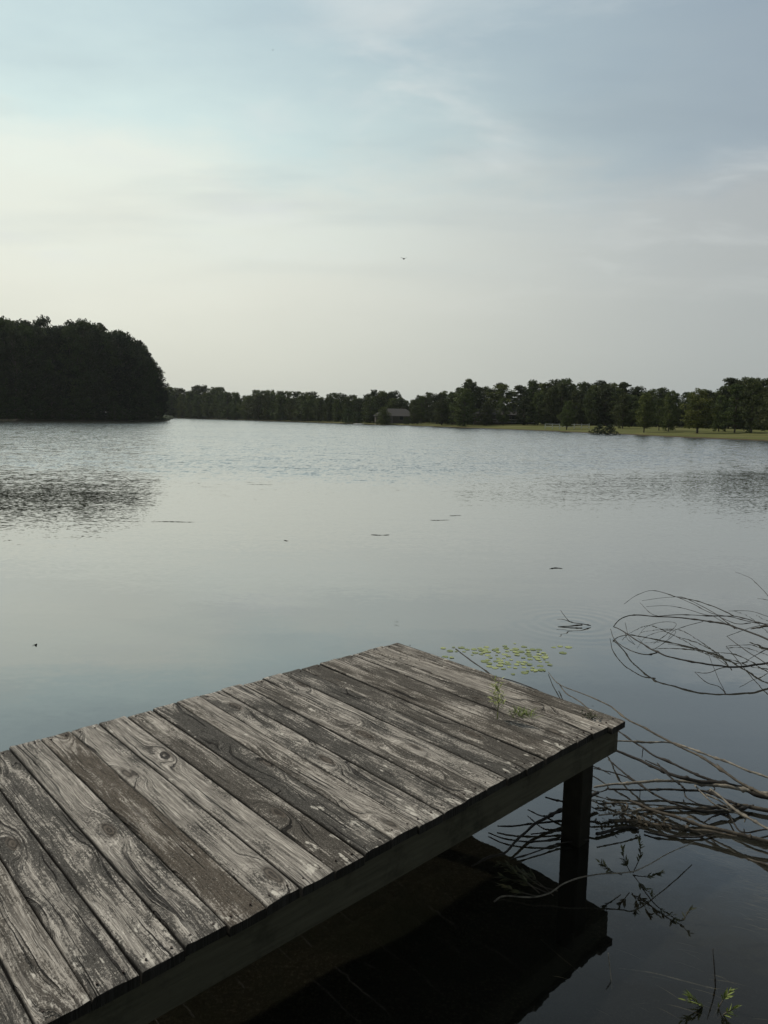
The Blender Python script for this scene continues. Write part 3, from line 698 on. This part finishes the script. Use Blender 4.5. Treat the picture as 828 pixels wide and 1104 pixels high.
# forked floating stick
branch('small black forked stick floating alone on calm water', lambda x, y: (528+x/2.76, 600+y/2.76),
       [(300, 206, .01), (270, 200, .035), (240, 195, .05), (225, 180, .09), (211, 160, .14)],
       [(Z([(240, 195), (220, 187), (200, 186)], .05, .06), 0, (.004, .002)), (Z([(275, 203), (240, 207), (203, 209)], .02, .0), 0, (.008, .004))], r=(.006, .003), seed=34, name='floating_stick', cat='stick')

# ------------------------------------------------------------------ lily pads
def pad_mesh(seed):
    rnd = random.Random(seed); bm = bmesh.new(); lay = bm.verts.layers.float.new('tint'); tv = rnd.random()
    n = 18; c0 = bm.verts.new((0, 0, .002)); vs = []; vb = []
    for i in range(n+1):
        a = .22+(2*math.pi-.44)*i/n; r = 1+.06*math.sin(a*3+seed)
        vs.append(bm.verts.new((r*math.cos(a), r*math.sin(a), .004+.02*math.sin(a*2+seed)*rnd.uniform(.5, 1))))
    for i in range(n): bm.faces.new((c0, vs[i], vs[i+1]))
    for v in bm.verts: v[lay] = tv
    me = bpy.data.meshes.new('lily_pad'); bm.to_mesh(me); bm.free(); me.materials.append(lily); return me
pads = [pad_mesh(i) for i in range(7)]
rnd = random.Random(21); spots = []
cl = [(525, 703, 10, 3.5), (510, 702, 14, 4), (548, 710, 14, 6), (560, 702, 16, 3), (575, 705, 12, 4), (555, 716, 14, 4), (540, 718, 8, 3), (585, 711, 8, 3), (532, 714, 8, 4), (572, 720, 8, 3)]
tries = 0
while len(spots) < 78 and tries < 5000:
    tries += 1
    cx, cy, sx, sy = rnd.choice(cl); u, v = rnd.gauss(cx, sx*.7), rnd.gauss(cy, sy*.7)
    p = P(u, v, 0)
    if all((p-s).length > .052 for s in spots): spots.append(p)
for uv in ((485, 702), (478, 699), (489, 698), (480, 708), (597, 698), (604, 697), (613, 698), (607, 704), (555, 694), (553, 727), (593, 717), (487, 709)): spots.append(P(*uv, 0))
for i, p in enumerate(spots):
    o = bpy.data.objects.new('lily_pad', pads[i % 7]); C.objects.link(o)
    s = rnd.uniform(.013, .036); o.scale = (s, s, s); o.rotation_euler.z = rnd.uniform(0, 6.28); o.location = (p.x, p.y, .0015+.0004*(i % 9))
    tag(o, 'small yellow-green lily pad floating in the patch beyond the dock', 'lily pad', 'lily pads floating beyond the dock')

# floating scraps far out on the calm water
scr = [(186, 563, .85, 'longest thin raft of floating leaves, on the calm water to the left'), (280, 522.5, .8, 'faint line of floating scraps just inside the edge of the ripples'), (410, 577, .33, 'short dark floating scrap in the middle of the lake, level with the leaf pair'),
       (474, 561, .4, 'larger dark floating scrap, the left one of the pair beyond the dock'), (491, 556, .25, 'smaller dark floating scrap, the right one of the pair beyond the dock'),
       (599, 613, .2, 'floating scrap on the right, above the forked stick'), (38, 696, .045, 'tiny floating speck nearest the dock on the left'), (308, 583, .1, 'tiny round floating speck left of the middle'), (269, 520, .3, 'faint floating flake left of the scrap line at the ripples')]
for i, (u, v, wv, lab) in enumerate(scr):
    p = P(u, v, 0); rnd = random.Random(i+50); bm = bmesh.new(); lay = bm.verts.layers.float.new('tint')
    n = max(6, int(wv*40)); topv = []; botv = []
    for i_ in range(n+1):
        f = i_/n; hw_ = (.006+.035*rnd.random()*(.35+.65*math.sin(math.pi*f)))*(1 if wv > .15 else .7); yy = .03*math.sin(f*5+i)+.10*wv*f
        topv.append(bm.verts.new((wv*(f-.5), yy+hw_, .004))); botv.append(bm.verts.new((wv*(f-.5)+rnd.uniform(-.01, .01), yy-hw_, .004)))
    for i_ in range(n): bm.faces.new((botv[i_], botv[i_+1], topv[i_+1], topv[i_]))
    for v_ in bm.verts: v_[lay] = rnd.random()*.5
    bmesh.ops.solidify(bm, geom=bm.faces[:], thickness=.004)
    o = link('floating_scrap', bm, olive); o.location = (p.x, p.y, 0); tag(o, lab, 'floating debris')

# ------------------------------------------------------------------ trees
trunk_m = bark('trunk_mat', (.025, .02, .015), (.085, .07, .055))
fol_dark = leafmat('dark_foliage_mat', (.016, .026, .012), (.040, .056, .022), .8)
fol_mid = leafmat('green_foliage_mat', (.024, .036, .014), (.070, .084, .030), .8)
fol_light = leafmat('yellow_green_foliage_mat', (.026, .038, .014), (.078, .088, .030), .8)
def make_tree(kind, seed, leaf_s, nleaf, fm, lo=.12, wide=.42, pine=False, top_round=.6, cl=1.0, dens=1.0):
    """a tree 10 m tall: tapered trunk with limbs, leaf clumps at the limb ends"""
    rnd = random.Random(seed); root = empty(kind); bt = bmesh.new()
    lean = Vector((rnd.uniform(-.3, .3), rnd.uniform(-.3, .3), 0))
    tr_ = [Vector((0, 0, -.3)), Vector((0, 0, 2.5))+lean*.3, Vector((0, 0, 5.5))+lean*.7, Vector((0, 0, 9.0))+lean]
    tube(bt, tr_, .24 if not pine else .17, .04, 8, 4, wob=.15, seed=seed)
    clumps = []
    n = int((46 if not pine else 40)*dens)
    for i in range(n):
        f = lo + (1-lo)*(i+.5)/n + rnd.uniform(-.03, .03)
        if pine: env = wide*(1.05-f)**.75*1.35*(.65+.35*rnd.random())
        else:
            g_ = (f-lo)/(1-lo); env = wide*max(.12, math.sin(math.pi*min(1, .14+.86*g_)**.85))**top_round
        a = i*2.399+rnd.uniform(-.4, .4); rr = 10*env*(.45+.55*rnd.random()**.6)*(.75+.5*noise.noise(Vector((math.cos(a)*1.3, math.sin(a)*1.3, f*4+seed))) + .12)
        z = 10*f; hub = lean*min(1, f)
        e_ = Vector((math.cos(a)*rr, math.sin(a)*rr, min(z, 9.7)))+hub
        st = Vector((0, 0, max(1.0, z-(.9 if pine else 2.0)*rnd.uniform(.5, 1.1))))+hub*.9
        if rr > .8: tube(bt, [st, st.lerp(e_, .5)+Vector((0, 0, .25)), e_], .055, .018, 4, 2, wob=.1, seed=i, knobs=False)
        clumps.append((e_, cl*(.75 if pine else 1.05)*rnd.uniform(.7, 1.3), rnd.random()))
        if rr > 1.6: clumps.append((st.lerp(e_, .55)+Vector((0, 0, .3)), 1.0*rnd.uniform(.7, 1.2), rnd.random()))
    for _ in range(5): clumps.append((Vector((rnd.gauss(0, .7), rnd.gauss(0, .7), 10-rnd.uniform(.4, 1.4)))+lean, rnd.uniform(.4, .8), rnd.random()))
    link('trunk', bt, trunk_m, root)
    verts = []; faces = []; tints = []
    tot = sum(c_[1]**2 for c_ in clumps)
    for c0, r, tn in clumps:
        for _ in range(int(nleaf*r*r/tot)):
            v = Vector((rnd.gauss(0, 1), rnd.gauss(0, 1), rnd.gauss(0, 1))).normalized()*r*rnd.random()**.45
            v.z *= .62 if not pine else .4
            p = c0+v; a_ = Vector((rnd.gauss(0, 1), rnd.gauss(0, 1), rnd.gauss(0, .6))).normalized()
            b2 = a_.cross(Vector((rnd.gauss(0, 1), rnd.gauss(0, 1), rnd.gauss(0, 1)))).normalized()
            s = leaf_s*rnd.uniform(.6, 1.4); k = len(verts)
            verts += [p-a_*s, p-b2*s*.55, p+a_*s, p+b2*s*.55]; faces.append((k, k+1, k+2, k+3)); tints += [min(1, max(0, tn*.7+rnd.random()*.3))]*4
    me = bpy.data.meshes.new('crown'); me.from_pydata([tuple(v) for v in verts], [], faces)
    at = me.attributes.new('tint', 'FLOAT', 'POINT'); at.data.foreach_set('value', tints)
    me.materials.append(fm); o = bpy.data.objects.new('crown', me); C.objects.link(o); o.parent = root
    return root
protos = {
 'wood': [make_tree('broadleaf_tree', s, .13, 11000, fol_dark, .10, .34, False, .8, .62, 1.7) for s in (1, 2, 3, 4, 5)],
 'far': [make_tree('broadleaf_tree', s, .22, 5000, fol_mid, .03, .46, False, .6, .8, 1.4) for s in (11, 12, 13)],
 'mid': [make_tree('broadleaf_tree', s, .20, 6000, fol_mid, .04, .42, False, .6, .75, 1.5) for s in (21, 22, 23)],
 'park': [make_tree('park_tree', s, .19, 5600, fol_light, .14, .38, False, .6, .75, 1.4) for s in (31, 32, 33)],
 'pine': [make_tree('pine_tree', s, .17, 5000, fol_mid, .16, .26, True) for s in (41, 42)],
}
used = set()
def plant(kind, x, y, h, lab, cat='tree', group=None, wx=1.0, i=None, rz=None, seed=0):
    rnd = random.Random(int(x*13+y*7)+seed); L_ = protos[kind]; i = rnd.randrange(len(L_)) if i is None else i
    src = L_[i]
    if (kind, i) not in used: used.add((kind, i)); o = src
    else: o = copy_tree(src)
    s = h/10; o.location = (x, y, ground_z(x, y)-.02); o.scale = (s*wx, s*wx, s); o.rotation_euler.z = rnd.uniform(0, 6.28) if rz is None else rz
    o['label'] = lab; o['category'] = cat
    if group: o['group'] = group
    elif 'group' in o: del o['group']
    return o
def yh(u): return 449.5+(u-414)*.01746
def at(u, dep):  # ground point along the azimuth of u at that depth
    return ((u-414)/F*dep, dep)
def hgt(u, dep, vtop, gz=.7): return HW+(yh(u)-vtop)/F*dep - gz
def interp(tab, u):
    if u <= tab[0][0]: return tab[0][1]
    for (a_, b2), (c_, d2) in zip(tab, tab[1:]):
        if u <= c_: return b2+(d2-b2)*(u-a_)/(c_-a_)
    return tab[-1][1]
rnd = random.Random(77)
# tall wood on the left
topL = [(-200, 337), (0, 341), (20, 346), (45, 348), (90, 350), (110, 352), (128, 356), (140, 362), (153, 370), (164, 384), (173, 398), (182, 422)]
for row, (dd, sp) in enumerate(((7, 10), (15, 10), (24, 11))):
    u = -70 + row*5
    while u < 176 - row*3:
        dep = interp([(-300, 150), (0, 172), (100, 190), (180, 212)], u)+dd+rnd.uniform(-2, 2)
        x, y = at(u, dep); vt = interp(topL, u)+(rnd.uniform(-6, 12) if u < 140 else rnd.uniform(-4, 5))+(8 if row == 0 else 2)
        if row and rnd.random() < .22 and u < 150: plant('pine', x, y, hgt(u, dep, vt+1), 'pine spire standing up through the tall wood on the left shore', group='pines of the tall wood on the left shore', wx=.8, seed=row); u += 6; continue
        plant('wood', x, y, hgt(u, dep, vt), 'tall dark leafy tree in the dense wood on the left shore', group='trees of the tall wood on the left shore', wx=rnd.uniform(.62, .85) if u < 150 else .68, seed=row)
        u += sp*rnd.uniform(.7, 1.15)*(1 if u < 140 else .7)
# undergrowth at its foot
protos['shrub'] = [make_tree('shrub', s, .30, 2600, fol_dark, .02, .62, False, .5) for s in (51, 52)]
u = -60
while u < 183:
    dep = interp([(-300, 150), (0, 172), (100, 190), (180, 212)], u)+3.5+rnd.uniform(-.8, 1)
    x, y = at(u, dep); plant('shrub', x, y, rnd.uniform(3.2, 5.5) if u < 170 else 3, 'dark undergrowth shrub at the foot of the left wood', 'shrub', 'undergrowth shrubs at the foot of the left wood', 1.3)
    u += rnd.uniform(9, 14)
# far wood across the middle
topM = [(180, 418), (215, 419), (240, 420), (262, 424), (300, 423), (330, 426), (350, 428), (372, 427), (400, 424), (415, 421), (428, 427), (446, 431)]
depM = [(188, 362), (280, 290), (380, 228), (450, 203)]
for row, dd in enumerate((5, 13, 22)):
    u = 176+row*3
    while u < 452:
        dep = interp(depM, u)+dd+rnd.uniform(-2, 2)+(14 if 398 < u < 450 else 0); x, y = at(u, dep)
        vt = interp(topM, u)+rnd.uniform(-3.5, 6)+(3 if row == 0 else 0)
        plant('far', x, y, hgt(u, dep, vt), 'rounded dark green tree in the far wood across the middle of the lake', group='trees of the far wood across the middle', wx=rnd.uniform(.6, 1.25), seed=row)
        u += rnd.uniform(6, 14)
# wood behind the right bank
topR = [(448, 425), (462, 424), (478, 420), (488, 416), (500, 412), (515, 418), (550, 417), (575, 416), (600, 413), (640, 414), (660, 417), (690, 420), (705, 423), (735, 424), (765, 421), (780, 413), (800, 411), (828, 414), (900, 410)]
depR = [(448, 214), (520, 192), (620, 176), (720, 160), (828, 138), (950, 120)]
for row, dd in enumerate((0, 9, 18)):
    u = 452+row*4
    while u < 905:
        dep = interp(depR, u)+dd+rnd.uniform(-1.5, 1.5); x, y = at(u, dep)
        vt = interp(topR, u)+rnd.uniform(-4, 7)+(5 if row == 0 else 0)
        if row == 0 and 512 < u < 560: u += 8; continue
        pine = rnd.random() < (.25 if u < 700 else .4)
        kw = dict(group='trees of the wood behind the right bank', seed=row)
        plant('pine' if pine else 'mid', x, y, hgt(u, dep, vt), 'mid green tree in the wood behind the grassy right bank' if not pine else 'narrow pine among the wood behind the grassy right bank', wx=rnd.uniform(.65, 1.2), **kw)
        u += rnd.uniform(11, 17)
protos['hedge'] = [make_tree('shrub', s, .32, 2400, fol_mid, .02, .62, False, .5) for s in (53, 54)]
u = 455
while u < 900:
    dep = interp(depR, u)+14; x, y = at(u, dep)
    plant('hedge', x, y, rnd.uniform(2.2, 4.2), 'undergrowth shrub between the trunks of the wood behind the right bank', 'shrub', 'undergrowth of the wood behind the right bank', 1.4); u += rnd.uniform(9, 15)
# separate trees on the right bank
park = [('park', 608, 433, 150, .9, 'small round pale green tree standing alone on the grass, leftmost of the bank trees'),
        ('park', 691, 424, 128, .75, 'slim brownish tree, first of the row left of the broad bank tree'),
        ('mid', 717, 422, 130, .6, 'narrow dark upright tree just left of the broad bank tree'),
        ('pine', 707, 430, 136, .9, 'low feathery pine between the slim and the narrow dark bank trees'),
        ('park', 748, 420, 121, 1.15, 'broadest dense green tree on the right bank, its foliage reaching the grass'),
        ('mid', 771, 426, 128, .7, 'dark tree close behind the right side of the broad bank tree'),
        ('pine', 788, 414, 122, 1.1, 'tall open pine left of the tallest bank tree'),
        ('mid', 806, 410, 120, .75, 'tallest dark tree of the group near the right edge of the frame'),
        ('park', 828, 417, 108, .9, 'bright green tree cut by the right edge of the frame'),
        ('park', 474, 431, 196, 1.2, 'pale bushy tree at the left end of the grassy bank'),
        ('park', 540, 430, 186, .9, 'pale green tree in front of the long porch building'),
        ('mid', 498, 419, 186, 1.1, 'dense rounded tree left of the long porch building'),
        ('mid', 668, 424, 150, .8, 'dark rounded tree behind the bare bank shrub')]
park += [('mid', 522, 433, 187, .95, 'small dark tree hiding the left end of the long porch building'),
         ('park', 566, 436, 186, 1.0, 'small tree hiding the right end of the long porch building'),
         ('mid', 411, 439, 213, 1.1, 'small bushy tree in front of the left end of the lakeside house'),
         ('mid', 445, 438, 209, 1.0, 'small dark tree at the right end of the lakeside house')]
for kind, u, vt, dep, wx, lab in park:
    x, y = at(u, dep); plant(kind, x, y, hgt(u, dep, vt, ground_z(x, y)), lab, wx=wx)
for u, vt, dep, lab in ((383, 444, 221, 'round pale shrub beside the white boat on the far shore'), (374, 440, 232, 'pale round bush left of the lakeside house'), (251, 446, 318, 'small pale shrub on the far shore in front of the far wood'),
                        (655, 458, 119, 'low scrubby shrub at the water edge of the right bank'), (415, 448, 214, 'dark bush in front of the lakeside house'), (436, 450, 209, 'low bush right of the lakeside house front'), (643, 457, 121, 'brownish low shrub left of the scrubby one on the bank')):
    x, y = at(u, dep); gz = ground_z(x, y); plant('shrub', x, y, max(.8, hgt(u, dep, vt, gz)), lab, 'shrub', None, 1.0, seed=9)

# ------------------------------------------------------------------ buildings on the far bank
roof_m = simple('grey_roof_mat', (.040, .038, .037), .9, .2, 2)
wall_m = simple('brown_wall_mat', (.06, .052, .043), .85, .15, 2)
white_m = simple('white_paint_mat', (.55, .55, .53), .6, .08, 2)
trim_m = simple('dull_trim_mat', (.11, .10, .09), .7, .1, 2)
rail_m = simple('pale_rail_mat', (.42, .42, .40), .7, .1, 2)
glass_m = simple('window_glass_mat', (.02, .025, .03), .15, .1, 2)
def house(name, u, dep, L, W, hw, hr, lab, porch, over=.5):
    x, y = at(u, dep); rz = math.atan2(-x, y)+R(6); root = tag(empty(name, (x, y, ground_z(x, y)), rz), lab, 'house')
    bm = bmesh.new(); box(bm, (0, 0, hw/2-.2), (L, W, hw+.4)); link('wall', bm, wall_m, root)
    bm = bmesh.new(); a_, b2 = L/2+over, W/2+over; hp = hw+.02
    base = [bm.verts.new(v) for v in ((-a_, -b2, hp), (a_, -b2, hp), (a_, b2, hp), (-a_, b2, hp))]
    rd = [bm.verts.new(v) for v in ((-a_+b2*.8, 0, hp+hr), (a_-b2*.8, 0, hp+hr))]
    for f in ((0, 1, 5, 4), (1, 2, 5), (2, 3, 4, 5), (3, 0, 4)): bm.faces.new([(base+rd)[i] for i in f])
    bm.faces.new(base[::-1]); rf = link('roof', bm, roof_m, root)
    bm = bmesh.new(); box(bm, (L*.18, .5, hp+hr*.9), (.6, .6, 1.0)); link('chimney', bm, wall_m, rf)
    for i in range(4):
        wx = -L/2+L*(i+.5)/4
        if i == 1:
            bm = bmesh.new(); box(bm, (wx, -W/2-.03, 1.05), (.95, .06, 2.1)); link('door', bm, trim_m, root); continue
        bm = bmesh.new()
        for dx_, dz_, sx_, sz_ in ((0, .55, 1.3, .1), (0, -.55, 1.3, .1), (-.6, 0, .1, 1.0), (.6, 0, .1, 1.0)): box(bm, (wx+dx_, -W/2-.03, 1.5+dz_), (sx_, .06, sz_))
        fr_ = link('window', bm, trim_m, root)
        bm = bmesh.new(); box(bm, (wx, -W/2-.01, 1.5), (1.1, .04, 1.0)); link('pane', bm, glass_m, fr_)
    if porch:
        yf = -W/2-1.8
        bm = bmesh.new(); box(bm, (0, -W/2-.95, .22), (L*.98, 1.85, .18)); link('porch_floor', bm, wall_m, root)
        bm = bmesh.new(); box(bm, (0, -W/2-1.15, hw-.12), (L, 2.0, .12)); link('porch_roof', bm, roof_m, root)
        for i in range(6):
            bm = bmesh.new(); box(bm, (-L*.48+L*.96*i/5, yf, hw/2+.06), (.14, .14, hw-.5)); link('porch_post', bm, trim_m, root)
        bm = bmesh.new()
        box(bm, (0, yf, 1.15), (L*.96, .06, .09)); box(bm, (0, yf, .5), (L*.96, .05, .07))
        for i in range(48): box(bm, (-L*.475+L*.95*i/47, yf, .82), (.045, .04, .58))
        link('railing', bm, rail_m, root)
    return root
house('lakeside_house', 424, 222, 11.5, 7, 2.0, 2.1, 'grey-roofed low house on the far shore at the gap between the woods', False)
house('porch_building', 540, 196, 15, 7, 2.3, 1.6, 'long low building with a white-railed porch among the trees behind the bank', True)
# upturned boat on the far shore
x, y = at(383.5, 222); bo = tag(empty('rowing_boat', (x+.6, y-3, ground_z(x+.6, y-3)+.02), R(8)), 'white upturned rowing boat on the far shore left of the house', 'boat')
bm = bmesh.new(); rows = []
for i in range(13):
    f = i/12*2-1; wv = .75*(1-abs(f)**2.6)+.03; hv = .55*(1-.35*abs(f)**2)
    rows.append([bm.verts.new((f*2.0, wv*math.cos(a_), hv*math.sin(a_)**.8 if a_ not in (0,) and math.sin(a_) > 1e-6 else 0)) for a_ in [math.pi*j/8 for j in range(9)]])
for i in range(12):
    for j in range(8): bm.faces.new((rows[i][j], rows[i+1][j], rows[i+1][j+1], rows[i][j+1]))
bm.faces.new(rows[0]); bm.faces.new(rows[-1][::-1]); hull = link('hull', bm, white_m, bo, True)
bm = bmesh.new(); box(bm, (0, 0, .57), (3.2, .05, .05)); link('keel', bm, white_m, bo)
# post-and-rail fence behind the lone bank tree
fx0, fx1 = 585, 632
fr_ = tag(empty('rail_fence', (*at(fx0, 150), 0)), 'low pale post-and-rail fence behind the small lone bank tree', 'fence')
p0 = Vector((*at(fx0, 156), 0)); p1 = Vector((*at(fx1, 152), 0)); oo = Vector(fr_.location)
L_ = (p1-p0).length; rz = math.atan2((p1-p0).y, (p1-p0).x); nseg = 6
for i in range(nseg+1):
    p = p0.lerp(p1, i/nseg); g_ = ground_z(p.x, p.y); bm = bmesh.new(); box(bm, (p.x-oo.x, p.y-oo.y, g_+.5), (.12, .12, 1.1), rz); link('post', bm, rail_m, fr_)
mid_ = p0.lerp(p1, .5); g_ = ground_z(mid_.x, mid_.y)
for zz in (.45, .9):
    bm = bmesh.new(); box(bm, (mid_.x-oo.x, mid_.y-oo.y, g_+zz), (L_, .05, .10), rz); link('rail', bm, rail_m, fr_)

# reeds at the left shore
rm = leafmat('reed_mat', (.02, .025, .012), (.06, .06, .03))
for i, (u, dep) in enumerate(((3, 158), (14, 162), (28, 167))):
    x, y = at(u, dep); grass_tuft(('clump of dark reeds in the water at the far left edge', 'second clump of dark reeds from the left edge, before the wood', 'small outer clump of reeds off the left shore')[i], (x, y, -.05), 90, 1.0, .55, 60+i, rm, 'reed_clump', 'reeds', wid=.03)

# ------------------------------------------------------------------ birds
bird_m = simple('dark_plumage_mat', (.02, .02, .022), .8)
def bird(u, v, dep, span, lab, rz, flap):
    p = PD(u, v, dep); root = tag(empty('bird', p, rz), lab, 'bird', None)
    bm = bmesh.new(); n = 9; rings = []
    for i in range(n):
        f = i/(n-1); r = .16*span*math.sin(math.pi*min(.97, max(.04, f)))**.7*(1 if f < .7 else .7)
        rings.append([bm.verts.new((( f-.5)*span*.6, math.cos(a_)*r*.7, math.sin(a_)*r*.7)) for a_ in [2*math.pi*k/8 for k in range(8)]])
    for i in range(n-1):
        for k in range(8): bm.faces.new((rings[i][k], rings[i+1][k], rings[i+1][(k+1) % 8], rings[i][(k+1) % 8]))
    bm.faces.new(rings[0]); bm.faces.new(rings[-1])
    # wings swept back and the fanned tail are part of the one body
    for s in (-1, 1):
        ch = []
        for f, c_, b2 in ((.05, .26, 0), (.3, .26, -.03), (.6, .2, .04), (1, .05, .16)):
            yv = s*f*span*.5; zv = math.sin(flap)*f*span*.5
            ch.append([bm.verts.new(((b2-c_/2)*span, yv, zv)), bm.verts.new(((b2+c_/2)*span, yv, zv)), bm.verts.new((b2*span, yv, zv+.02*span))])
        for a_, c_ in zip(ch, ch[1:]):
            for j in range(3): bm.faces.new((a_[j], a_[(j+1) % 3], c_[(j+1) % 3], c_[j]))
    tl_ = [bm.verts.new(v) for v in ((.22*span, .04*span, .01), (.22*span, -.04*span, .01), (.48*span, -.1*span, 0), (.48*span, .1*span, 0))]
    bm.faces.new(tl_); bmesh.ops.recalc_face_normals(bm, faces=bm.faces)
    link('body', bm, bird_m, root)
bird(435.5, 279, 62, .55, 'small dark bird in flight in the middle of the sky above the trees', R(100), R(24))
bird(294, 54, 120, .3, 'tiny distant bird high in the upper left sky', R(60), R(30))

# ------------------------------------------------------------------ air
bm = bmesh.new(); box(bm, (0, 0, 36), (9400, 9400, 80))
m = bpy.data.materials.new('haze_mat'); m.use_nodes = True; t = NT(m.node_tree); t.n.remove(t.n['Principled BSDF'])
pv = t.new('ShaderNodeVolumePrincipled'); pv.inputs['Color'].default_value = (.86, .92, .96, 1); pv.inputs['Density'].default_value = .00009; pv.inputs['Anisotropy'].default_value = .3
t.l.new(pv.outputs[0], t.n['Material Output'].inputs['Volume'])
tag(link('haze', bm, m), kind='stuff')
